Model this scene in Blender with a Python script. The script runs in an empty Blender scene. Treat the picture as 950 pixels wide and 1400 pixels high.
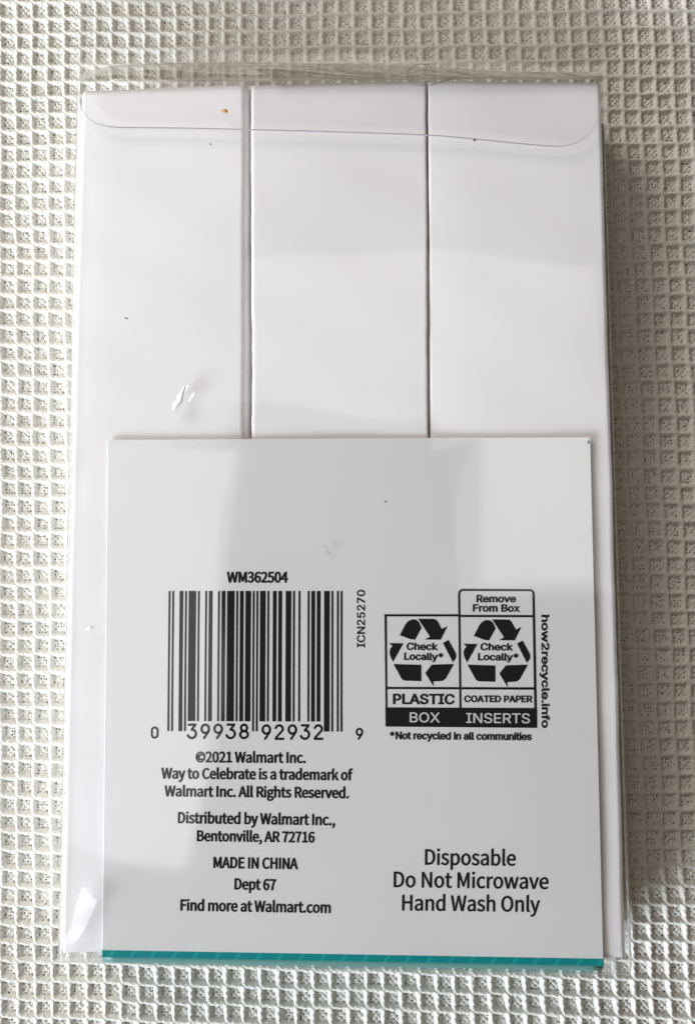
import bpy, math, random
import numpy as np
from mathutils import Vector, Matrix
from mathutils.geometry import delaunay_2d_cdt

# ------------------------------------------------------------------ camera, light, exposure
sc = bpy.context.scene
COL = sc.collection
H = 0.0154                               # height of the card's face above the cloth (metres)
ROT = ((0.99987, -0.00158, 0.01593), (0.00035, 0.99702, 0.07715), (-0.01601, -0.07714, 0.99689))
FOCAL = 1300.0                           # in photo pixels, photo 950 x 1400
CX, CY = 475.0, 700.0
CAM = Vector((0.0039, -0.0145, 0.1703 + H))
AX = Vector((ROT[0][0], -ROT[0][1], -ROT[0][2]))     # image right
AY = Vector((ROT[1][0], -ROT[1][1], -ROT[1][2]))     # image down
AZ = Vector((ROT[2][0], -ROT[2][1], -ROT[2][2]))     # view direction
cam = bpy.data.cameras.new('camera')
cam.sensor_fit = 'VERTICAL'
cam.sensor_height = 24.0
cam.lens = 24.0 * FOCAL / 1400.0
cam.clip_start = 0.005
cam.clip_end = 50.0
camo = bpy.data.objects.new('camera', cam)
COL.objects.link(camo)
m = Matrix.Identity(4)
for r in range(3):
    m[r][0] = AX[r]; m[r][1] = -AY[r]; m[r][2] = -AZ[r]; m[r][3] = CAM[r]
camo.matrix_world = m
sc.camera = camo
sc.view_settings.view_transform = 'Standard'
sc.view_settings.look = 'None'
sc.view_settings.gamma = 1.0
sc.view_settings.exposure = 0.0
sc.render.engine = 'CYCLES'
sc.cycles.use_denoising = True
sc.cycles.transparent_max_bounces = 32
sc.cycles.max_bounces = 10
sc.cycles.diffuse_bounces = 5

world = bpy.data.worlds.new('World')
sc.world = world
world.use_nodes = True
bg = world.node_tree.nodes['Background']
bg.inputs[0].default_value = (1.0, 0.62, 0.28, 1)
bg.inputs[1].default_value = 0.06


def lamp(name, loc, target, sx, sy, power, color, shape='RECTANGLE', spread=180, rz=0):
    l = bpy.data.lights.new(name, 'AREA')
    l.shape = shape; l.size = sx; l.size_y = sy
    l.energy = power; l.color = color
    l.spread = math.radians(spread)
    o = bpy.data.objects.new(name, l)
    COL.objects.link(o)
    d = Vector(target) - Vector(loc)
    o.location = loc
    q = d.to_track_quat('-Z', 'Y')
    o.rotation_euler = (q.to_matrix().to_4x4() @ Matrix.Rotation(rz, 4, 'Z')).to_euler()
    return o


# window light from the lower left, and added overhead lamps for the bright patches the clear film mirrors
lamp('window_lamp', (-0.80, -0.60, 0.38), (0, 0, 0), 0.6, 0.42, 18.5, (0.91, 1.0, 1.10))
lamp('added_upper_lamp', (-0.36, 0.42, 0.36), (-0.05, 0.08, 0), 0.3, 0.3, 2.45, (1.0, 0.94, 0.88))  # added fill that brightens the package towards the upper left


def mirrored(px, py, hl):
    """Point on a ceiling hl above the card that the flat film mirrors at photo pixel (px, py)."""
    d = AX * ((px - CX) / FOCAL) + AY * ((py - CY) / FOCAL) + AZ
    p = CAM + d * ((H - CAM.z) / d.z)
    return p + Vector((d.x, d.y, -d.z)) * (hl / -d.z)


def added_glare_lamp(name, x0, y0, x1, y1, hl, radiance, color, shape='RECTANGLE', rz=0):
    a = mirrored(x0, y0, hl); b = mirrored(x1, y1, hl)
    w, h = abs(b.x - a.x), abs(b.y - a.y)
    c = (a + b) / 2
    lamp(name, c, c - Vector((0, 0, 1)), w, h, radiance * math.pi * w * h, color, shape, rz=rz)


added_glare_lamp('added_glare_lamp', 70, 70, 325, 600, 0.55, 1.08, (0.97, 0.97, 1.0))  # added lamps; the gap between them mirrors as a phone-shaped dark patch
added_glare_lamp('added_glare_lamp', 70, 600, 296, 1180, 0.55, 1.08, (0.97, 0.98, 1.0), rz=math.radians(-6.5))
added_glare_lamp('added_glare_lamp', 325, 360, 850, 548, 0.55, 1.08, (1.0, 0.96, 0.91))
added_glare_lamp('added_glare_lamp', 650, 548, 850, 800, 0.55, 1.08, (1.0, 0.96, 0.91))
# a smaller one that rounds off the mirrored corner
added_glare_lamp('added_glare_lamp', 606, 548, 650, 600, 0.55, 1.08, (1.0, 0.96, 0.91))


def at(px, py, z):
    """World point on the level plane z seen at photo pixel (px, py)."""
    d = AX * ((px - CX) / FOCAL) + AY * ((py - CY) / FOCAL) + AZ
    t = (z - CAM.z) / d.z
    return CAM + d * t


def at_np(px, py, z):
    dx = (px - CX) / FOCAL; dy = (py - CY) / FOCAL
    d = [AX[i] * dx + AY[i] * dy + AZ[i] for i in range(3)]
    t = (z - CAM.z) / d[2]
    return CAM[0] + d[0] * t, CAM[1] + d[1] * t


# ------------------------------------------------------------------ helpers
def link_mesh(name, verts, faces, mat=None, parent=None, smooth=False):
    me = bpy.data.meshes.new(name)
    me.from_pydata([tuple(v) for v in verts], [], faces)
    me.update()
    if smooth:
        me.polygons.foreach_set('use_smooth', [True] * len(me.polygons))
    if mat:
        me.materials.append(mat)
    o = bpy.data.objects.new(name, me)
    COL.objects.link(o)
    if parent:
        o.parent = parent
    return o


def thing(name, label, cat, group=None):
    o = bpy.data.objects.new(name, None)
    o.empty_display_size = 0.01
    COL.objects.link(o)
    return tag(o, label, cat, group)


def tag(o, label, cat, group=None):
    o['label'] = label; o['category'] = cat
    if group:
        o['group'] = group
    return o


def node_mat(name):
    mt = bpy.data.materials.new(name)
    mt.use_nodes = True
    nt = mt.node_tree
    return mt, nt, nt.nodes, nt.links, nt.nodes['Principled BSDF']


def paper(name, col, rough, spec, var=0.02, bump=0.03, coat=0.0, coat_rough=0.1):
    mt, nt, n, l, p = node_mat(name)
    tc = n.new('ShaderNodeTexCoord')
    no = n.new('ShaderNodeTexNoise'); no.inputs['Scale'].default_value = 90; no.inputs['Detail'].default_value = 5
    l.new(tc.outputs['Object'], no.inputs['Vector'])
    mx = n.new('ShaderNodeMix'); mx.data_type = 'RGBA'
    mx.inputs[6].default_value = tuple(c * (1 - var) for c in col) + (1,)
    mx.inputs[7].default_value = tuple(min(.95, c * (1 + var)) for c in col) + (1,)
    l.new(no.outputs['Fac'], mx.inputs[0])
    l.new(mx.outputs[2], p.inputs['Base Color'])
    f = n.new('ShaderNodeTexNoise'); f.inputs['Scale'].default_value = 2500; f.inputs['Detail'].default_value = 3
    l.new(tc.outputs['Object'], f.inputs['Vector'])
    b = n.new('ShaderNodeBump'); b.inputs['Strength'].default_value = bump; b.inputs['Distance'].default_value = 0.0002
    l.new(f.outputs['Fac'], b.inputs['Height'])
    l.new(b.outputs['Normal'], p.inputs['Normal'])
    p.inputs['Roughness'].default_value = rough
    p.inputs['Specular IOR Level'].default_value = spec
    p.inputs['Coat Weight'].default_value = coat
    p.inputs['Coat Roughness'].default_value = coat_rough
    return mt


def film(name, tint, rough, gain, haze=0.0, hazecol=(.8, .8, .8)):
    """Clear plastic sheet: what lies behind shows straight through, its faces mirror by their Fresnel share."""
    mt, nt, n, l, p = node_mat(name)
    out = n['Material Output']
    n.remove(p)
    tr = n.new('ShaderNodeBsdfTransparent'); tr.inputs[0].default_value = tint + (1,)
    gl = n.new('ShaderNodeBsdfGlossy'); gl.inputs['Roughness'].default_value = rough
    gl.inputs['Color'].default_value = (1, 1, 1, 1)
    lw = n.new('ShaderNodeLayerWeight'); lw.inputs['Blend'].default_value = .5      # Facing: the same from both faces
    pw = n.new('ShaderNodeMath'); pw.operation = 'POWER'; pw.inputs[1].default_value = 5
    l.new(lw.outputs['Facing'], pw.inputs[0])
    fr = n.new('ShaderNodeMath'); fr.operation = 'MULTIPLY_ADD'; fr.inputs[1].default_value = .96; fr.inputs[2].default_value = .04
    l.new(pw.outputs[0], fr.inputs[0])
    mu = n.new('ShaderNodeMath'); mu.operation = 'MULTIPLY'; mu.inputs[1].default_value = gain; mu.use_clamp = True
    l.new(fr.outputs[0], mu.inputs[0])
    mix = n.new('ShaderNodeMixShader')
    l.new(mu.outputs[0], mix.inputs[0]); l.new(tr.outputs[0], mix.inputs[1]); l.new(gl.outputs[0], mix.inputs[2])
    last = mix
    if haze > 0:
        df = n.new('ShaderNodeBsdfDiffuse'); df.inputs[0].default_value = hazecol + (1,)
        m2 = n.new('ShaderNodeMixShader'); m2.inputs[0].default_value = haze
        l.new(mix.outputs[0], m2.inputs[1]); l.new(df.outputs[0], m2.inputs[2])
        last = m2
    l.new(last.outputs[0], out.inputs['Surface'])
    return mt


def plain(name, col, rough=0.6, spec=0.3):
    return paper(name, col, rough, spec, var=0.06, bump=0.05)


M_CLOTH = paper('cloth_cotton', (.80, .785, .725), .95, .05, var=.05, bump=.05)
for _q in M_CLOTH.node_tree.nodes:                                    # fuzzy cotton threads
    if _q.type == 'BUMP':
        _q.inputs['Strength'].default_value = .8; _q.inputs['Distance'].default_value = .00028
    if _q.type == 'TEX_NOISE' and _q.inputs['Scale'].default_value > 1000:
        _q.inputs['Scale'].default_value = 4200
M_INSERT = paper('insert_board', (.88, .86, .87), .5, .3, var=.03)
M_CARD = paper('card_board', (.79, .795, .795), .5, .3, coat=1.0, coat_rough=.06)
M_CARD.node_tree.nodes['Principled BSDF'].inputs['Coat IOR'].default_value = 2.0
M_INK = paper('black_ink', (.010, .011, .012), .6, .1, var=.1)
M_CARDINK = paper('pale_print', (.62, .62, .61), .4, .3)
M_LIP = paper('teal_under_film_glare', (.16, .36, .34), .35, .4)  # teal paled to put the film's reflection into the colour
M_EDGE = paper('cut_film_edge', (.42, .39, .43), .5, .3)
M_HAIR = plain('brown_hair', (.14, .10, .065), .4)
M_CRUMB = plain('crumb_crust', (.55, .30, .13), .8)
M_SPECK = plain('dirt', (.12, .11, .11), .8)
M_TABLE = plain('dark_table', (.035, .028, .022), .5)
M_LINT = plain('lint', (.35, .35, .36), .8)
M_FILM = film('clear_film', (.985, .985, .985), .045, 1.4)
M_FILMSIDE = film('clear_film_side', (.91, .91, .89), .12, 2.0, .16, (.80, .80, .77))
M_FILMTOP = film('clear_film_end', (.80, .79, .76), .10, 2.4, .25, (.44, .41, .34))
M_FILMLID = film('clear_film_lid', (.95, .95, .94), .10, 1.6, .10, (.70, .69, .65))
M_FILMFLAP = film('clear_film_flap', (.992, .99, .992), .05, .7)
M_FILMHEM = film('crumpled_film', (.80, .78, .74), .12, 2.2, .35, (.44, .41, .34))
M_GLINT = film('film_glint', (.97, .97, .97), .3, 1.6, .65, (.93, .93, .93))  # white haze paints the glints on the puckers
M_FILMCREASE = film('creased_film', (.97, .97, .97), .30, 1.6, .28, (.93, .93, .93))  # white haze paints in the crease's bright reflection
M_EDGEPALE = film('creased_film_edge', (.95, .95, .95), .2, 1.2, .08, (.85, .85, .82))
# teal print crossed by thin pale slashes
M_TEAL = paper('teal_print', (.001, .25, .26), .35, .4)
_n = M_TEAL.node_tree.nodes; _l = M_TEAL.node_tree.links
_tc = _n.new('ShaderNodeTexCoord'); _mp = _n.new('ShaderNodeMapping'); _mp.inputs['Rotation'].default_value = (0, 0, math.radians(32))
_wv = _n.new('ShaderNodeTexWave'); _wv.inputs['Scale'].default_value = 100; _wv.inputs['Distortion'].default_value = .6
_cr = _n.new('ShaderNodeValToRGB'); _cr.color_ramp.elements[0].position = .90; _cr.color_ramp.elements[0].color = (.001, .25, .26, 1)
_cr.color_ramp.elements[1].position = 1.0; _cr.color_ramp.elements[1].color = (.012, .35, .34, 1)
_l.new(_tc.outputs['Object'], _mp.inputs[0]); _l.new(_mp.outputs[0], _wv.inputs[0]); _l.new(_wv.outputs['Fac'], _cr.inputs[0])
_l.new(_cr.outputs[0], _n['Principled BSDF'].inputs['Base Color'])


# ------------------------------------------------------------------ the waffle-weave tablecloth
def homography(src, dst):
    A = []
    for (x, y), (u, v) in zip(src, dst):
        A.append([x, y, 1, 0, 0, 0, -u * x, -u * y, -u]); A.append([0, 0, 0, x, y, 1, -v * x, -v * y, -v])
    return np.linalg.svd(np.array(A, float))[2][-1].reshape(3, 3)


LAT = homography([(0, 0), (41, 1), (0, 56), (38, 57)], [(11, 13), (927, 25), (12.6, 1327), (931, 1380)])


def hash01(a, b, s=0.0):
    v = np.sin(a * 127.1 + b * 311.7 + s * 74.7) * 43758.5453
    return v - np.floor(v)


def smooth(x):
    x = np.clip(x, 0, 1)
    return x * x * (3 - 2 * x)


def cloth_height(I, J, fine=True):
    ci = np.rint(I); cj = np.rint(J)
    u = I - ci; v = J - cj
    if fine:                                                         # ragged thread edges
        u = u + 0.045 * (hash01(np.floor(J * 7), ci, 11.) - .5); v = v + 0.045 * (hash01(np.floor(I * 7), cj, 12.) - .5)
    wob = 0.03 * (hash01(ci, cj, 1.0) - .5)
    wu = 0.365 + wob; wv = 0.37 - wob
    su = smooth((wu + 0.23 / 2 - np.abs(u + 0.03 * (hash01(ci, cj, 2.) - .5))) / 0.23)
    sv = smooth((wv + 0.23 / 2 - np.abs(v + 0.03 * (hash01(ci, cj, 3.) - .5))) / 0.23)
    pit = su * sv
    h = -0.00074 * (0.85 + 0.3 * hash01(ci, cj, 4.)) * pit
    # cloth swells between the ridges' crossings
    h += 0.00010 * (np.cos(2 * np.pi * I) * 0.5 + np.cos(2 * np.pi * J) * 0.5)
    if fine:
        T = 6.0
        a = np.floor((I + .5) * T); b = np.floor((J + .5) * T)
        fu = (I + .5) * T - a - .5; fv = (J + .5) * T - b - .5
        par = ((a + b) % 2) * 2 - 1
        h += par * 0.000085 * np.cos(np.pi * fu) * np.cos(np.pi * fv) * (0.6 + 1.1 * pit)
        rnd = hash01(a, b, 5.)
        pick = (rnd > 0.50)
        rad2 = (fu + .25 * (hash01(a, b, 6.) - .5)) ** 2 + (fv + .25 * (hash01(a, b, 7.) - .5)) ** 2
        hole = np.exp(-rad2 / 0.085) * pick * smooth((pit - .3) / .4)
        h -= 0.00012 * hole
        gap = hole * (0.55 + 0.9 * hash01(a, b, 8.)) > .30
        h += 0.00003 * (hash01(np.floor(I * 23), np.floor(J * 23), 9.) - .5)
    # slow undulation of the laid cloth
    h += 0.00012 * np.sin(I * .21 + 1.3) * np.sin(J * .17)
    return (h, gap) if fine else (h, None)


def cloth_patch(i0, i1, j0, j1, n, keep, fine):
    ni = (i1 - i0) * n + 1; nj = (j1 - j0) * n + 1
    I, J = np.meshgrid(np.linspace(i0 - .5, i1 - .5, ni), np.linspace(j0 - .5, j1 - .5, nj))
    w = LAT[2, 0] * I + LAT[2, 1] * J + LAT[2, 2]
    px = (LAT[0, 0] * I + LAT[0, 1] * J + LAT[0, 2]) / w
    py = (LAT[1, 0] * I + LAT[1, 1] * J + LAT[1, 2]) / w
    # the threads wander a little
    px = px + 0.9 * np.sin(J * .9 + I * .13) + 0.7 * np.sin(I * 1.7 + J * .31)
    py = py + 0.8 * np.sin(I * .8 + J * .23) + 0.7 * np.sin(J * 1.9 + I * .11)
    X, Y = at_np(px, py, 0.0)
    Z, gap = cloth_height(I, J, fine)
    Z = Z - 0.0001
    ii, jj = np.meshgrid(np.arange(ni - 1), np.arange(nj - 1))
    cellI = i0 + ii // n; cellJ = j0 + jj // n
    ok = keep(cellI, cellJ).ravel()
    if fine:                                                          # open gaps between the threads
        ok &= ~(gap[:-1, :-1] & gap[1:, 1:]).ravel()
    a = (jj * ni + ii).ravel()[ok]
    F = np.stack([a, a + ni, a + ni + 1, a + 1], 1)
    used, inv = np.unique(F, return_inverse=True)
    V = np.stack([X.ravel(), Y.ravel(), Z.ravel()], 1)[used]
    return V, inv.reshape(-1, 4)


def build_cloth():
    FI0, FI1, FJ0, FJ1 = -3, 44, -3, 62
    hid = lambda i, j: (i > 7) & (i < 33) & (j > 7) & (j < 54)
    V1, F1 = cloth_patch(FI0, FI1, FJ0, FJ1, 25, lambda i, j: ~hid(i, j), True)
    out = lambda i, j: ~((i >= FI0) & (i < FI1) & (j >= FJ0) & (j < FJ1)) | hid(i, j)
    V2, F2 = cloth_patch(-26, 68, -26, 86, 6, out, False)
    V = np.concatenate([V1, V2]); F = np.concatenate([F1, F2 + len(V1)])
    me = bpy.data.meshes.new('tablecloth')
    me.vertices.add(len(V)); me.vertices.foreach_set('co', V.astype(np.float32).ravel())
    me.loops.add(F.size); me.loops.foreach_set('vertex_index', F.astype(np.int32).ravel())
    me.polygons.add(len(F)); me.polygons.foreach_set('loop_start', np.arange(0, F.size, 4, dtype=np.int32))
    me.update(calc_edges=True)
    me.polygons.foreach_set('use_smooth', np.ones(len(F), dtype=bool))
    me.materials.append(M_CLOTH)
    o = bpy.data.objects.new('tablecloth', me)
    COL.objects.link(o)
    o['kind'] = 'structure'
    o['label'] = 'white waffle weave tablecloth lying under the clear plastic box'
    o['category'] = 'tablecloth'
    return o


build_cloth()
tb = link_mesh('table_top', [(-.6, -.6, -.0016), (.6, -.6, -.0016), (.6, .6, -.0016), (-.6, .6, -.0016), (-.6, -.6, -.02), (.6, -.6, -.02), (.6, .6, -.02), (-.6, .6, -.02)],
               [(0, 1, 2, 3), (7, 6, 5, 4), (0, 4, 5, 1), (1, 5, 6, 2), (2, 6, 7, 3), (3, 7, 4, 0)], M_TABLE)
tb['kind'] = 'structure'


# ------------------------------------------------------------------ the three paper inserts
def lerp(a, b, t):
    return a + (b - a) * t


def insert(label, tl, tr, br, bl, prof, wob, seed, zoff=0.0):
    """Folded white paperboard insert: tl..bl are its face corners on its own top plane; prof(s, y) gives the sag of the face."""
    rnd = random.Random(seed)
    zt = H - 0.0008 + zoff
    c = [at(p[0], p[1], zt) for p in (tl, tr, br, bl)]
    W = (c[1] - c[0]).length
    fine = [0, .0002, .0004, .0007, .0010, .0014, .0019, .0025, .0033]
    ss = [f / W for f in fine] + list(np.linspace(.005 / W, 1 - .005 / W, 20)) + [1 - f / W for f in reversed(fine)]
    NT = 240
    wobL = np.cumsum([rnd.gauss(0, wob) for _ in range(NT + 1)]); wobR = np.cumsum([rnd.gauss(0, wob) for _ in range(NT + 1)])
    wobL = wobL - np.linspace(wobL[0], wobL[-1], NT + 1); wobR = wobR - np.linspace(wobR[0], wobR[-1], NT + 1)
    verts, faces = [], []
    ns = len(ss)
    for k in range(NT + 1):
        t = k / NT
        A = lerp(c[0], c[3], t); B = lerp(c[1], c[2], t)
        A = A + Vector((wobL[k], 0, 0)); B = B + Vector((wobR[k], 0, 0))
        et = min(t, 1 - t) * 0.155
        ez = -0.0005 * max(0, 1 - et / 0.0006) ** 2
        for s in ss:
            p = lerp(A, B, s)
            p = Vector((p.x, p.y, zt + prof(s * W, W, t) + ez
                        + 0.00006 * math.sin(s * 5 + t * 9 + seed) + 0.00005 * math.sin(t * 27 + s * 4 + seed * 2) + 0.00003 * math.sin(t * 53 - s * 7 + seed)))
            verts.append(p)
    for k in range(NT):
        for i in range(ns - 1):
            a = k * ns + i
            faces.append((a, a + ns, a + ns + 1, a + 1))
    # walls down to the cloth
    rim = [i for i in range(ns)] + [k * ns + ns - 1 for k in range(1, NT + 1)] + \
          [NT * ns + i for i in range(ns - 2, -1, -1)] + [k * ns for k in range(NT - 1, 0, -1)]
    base = len(verts)
    for r in rim:
        v = verts[r]
        verts.append(Vector((v.x, v.y, 0.0009)))
    n = len(rim)
    for q in range(n):
        faces.append((rim[q], rim[(q + 1) % n], base + (q + 1) % n, base + q))
    faces.append(tuple(base + q for q in range(n)))
    o = link_mesh('paper_insert', verts, faces, M_INSERT, None, True)
    o.data.set_sharp_from_angle(angle=math.radians(50))
    return tag(o, label, 'paper insert', 'white paper inserts side by side in the clear box')


def roll(d, r, depth):
    return -depth * (1 - d / r) ** 2 if d < r else 0.0


insert('leftmost white paper insert, its right edge rounded and shaded', (112, 123), (342, 114), (340, 1296), (84, 1304),
       lambda d, W, t: roll(d, .0006, .0005) + roll(W - d, .0014, .0042) - .00022 * (d / W - .35) ** 2, 0.000011, 3, -0.00005)
insert('middle white paper insert between two dark seams', (343.6, 114.5), (582.6, 109), (590.0, 1303), (341, 1296),
       lambda d, W, t: roll(d, .0005, .0004) + roll(W - d, .0003, .0003) - .0001 * (d / W - .5) ** 2, 0.000020, 5, 0.0)
insert('rightmost white paper insert with a bright left edge', (584.1, 108.5), (821, 111), (855, 1311), (591.1, 1303),
       lambda d, W, t: roll(d, .0003, .0003) - .00035 * max(0, 1 - d / .009) ** 2 + roll(W - d, .0007, .0006), 0.000016, 8, 0.0)

# ------------------------------------------------------------------ the printed card
ZC = H


def cz(px, py):
    """Height of the card's face: very slightly bowed."""
    u = (px - 478) / 330.0; v = (py - 955) / 350.0
    return ZC + 0.00003 * u * u - 0.00003 * v * v + 0.00003 * math.sin(3.3 * u + 1.2 * v) + 0.00004 * math.sin(4.1 * v - 1.5 * u + 1.0)


def on_card(px, py, lift=0.00003):
    return at(px, py, cz(px, py) + lift)


card = thing('printed_card', 'white printed card with barcode and recycling label covering the lower half of the inserts', 'card')
CT = [(148.5, 602), (806, 598.3), (824, 1320), (140.5, 1308)]


def quad_px(s, t):
    a = (lerp(CT[0][0], CT[1][0], s), lerp(CT[0][1], CT[1][1], s))
    b = (lerp(CT[3][0], CT[2][0], s), lerp(CT[3][1], CT[2][1], s))
    return lerp(a[0], b[0], t), lerp(a[1], b[1], t)


def card_slab(name, t0, t1, thick, mat, lift, nx=24, ny=30, grow=0.0, bev=0.00014):
    verts, faces = [], []
    for j in range(ny + 1):
        for i in range(nx + 1):
            px, py = quad_px(lerp(-grow, 1 + grow, i / nx), lerp(t0, t1, j / ny))
            verts.append(on_card(px, py, lift))
    N = (nx + 1) * (ny + 1)
    for j in range(ny):
        for i in range(nx):
            a = j * (nx + 1) + i
            faces.append((a, a + nx + 1, a + nx + 2, a + 1))
    rim = [i for i in range(nx + 1)] + [j * (nx + 1) + nx for j in range(1, ny + 1)] + \
          [ny * (nx + 1) + i for i in range(nx - 1, -1, -1)] + [j * (nx + 1) for j in range(ny - 1, 0, -1)]
    n = len(rim)
    cen = sum((verts[r] for r in rim), Vector()) / n
    for dd, dz in ((bev, bev), (bev, thick)):                          # cut edge: a small chamfer, then down
        for r in rim:
            v = verts[r]
            i, j = r % (nx + 1), r // (nx + 1)
            ox = -dd if i == 0 else dd if i == nx else 0
            oy = dd if j == 0 and t0 == 0 else -dd if j == ny and t1 == 1 else 0
            verts.append(Vector((v.x + ox, v.y + oy, v.z - dz)))
    for q in range(n):
        q2 = (q + 1) % n
        faces.append((rim[q], rim[q2], N + q2, N + q))
        faces.append((N + q, N + q2, N + n + q2, N + n + q))
    o = link_mesh(name, verts, faces, mat, card, True)
    o.data.set_sharp_from_angle(angle=math.radians(40))
    return o


BAND_T = 0.9872
card_slab('card_sheet', 0, BAND_T, 0.0004, M_CARD, 0.0)
card_slab('teal_band', BAND_T, 1.0, 0.0004, M_TEAL, 0.00001, 80, 2)['label'] = 'narrow teal strip along the bottom edge'
# the card's lip, folded down; its pale tone paints in the film's reflection
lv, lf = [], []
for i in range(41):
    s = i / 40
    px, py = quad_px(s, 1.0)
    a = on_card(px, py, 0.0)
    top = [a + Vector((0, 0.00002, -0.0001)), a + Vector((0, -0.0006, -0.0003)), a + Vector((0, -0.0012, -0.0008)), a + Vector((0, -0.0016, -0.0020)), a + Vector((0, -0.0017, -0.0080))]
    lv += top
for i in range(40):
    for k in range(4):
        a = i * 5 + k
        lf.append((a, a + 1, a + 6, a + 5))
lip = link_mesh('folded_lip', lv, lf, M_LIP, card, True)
lip['label'] = 'teal lip folded down at the bottom edge, paled by painted film reflection'
sm = lip.modifiers.new('solid', 'SOLIDIFY'); sm.thickness = 0.0002; sm.offset = -1

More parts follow.
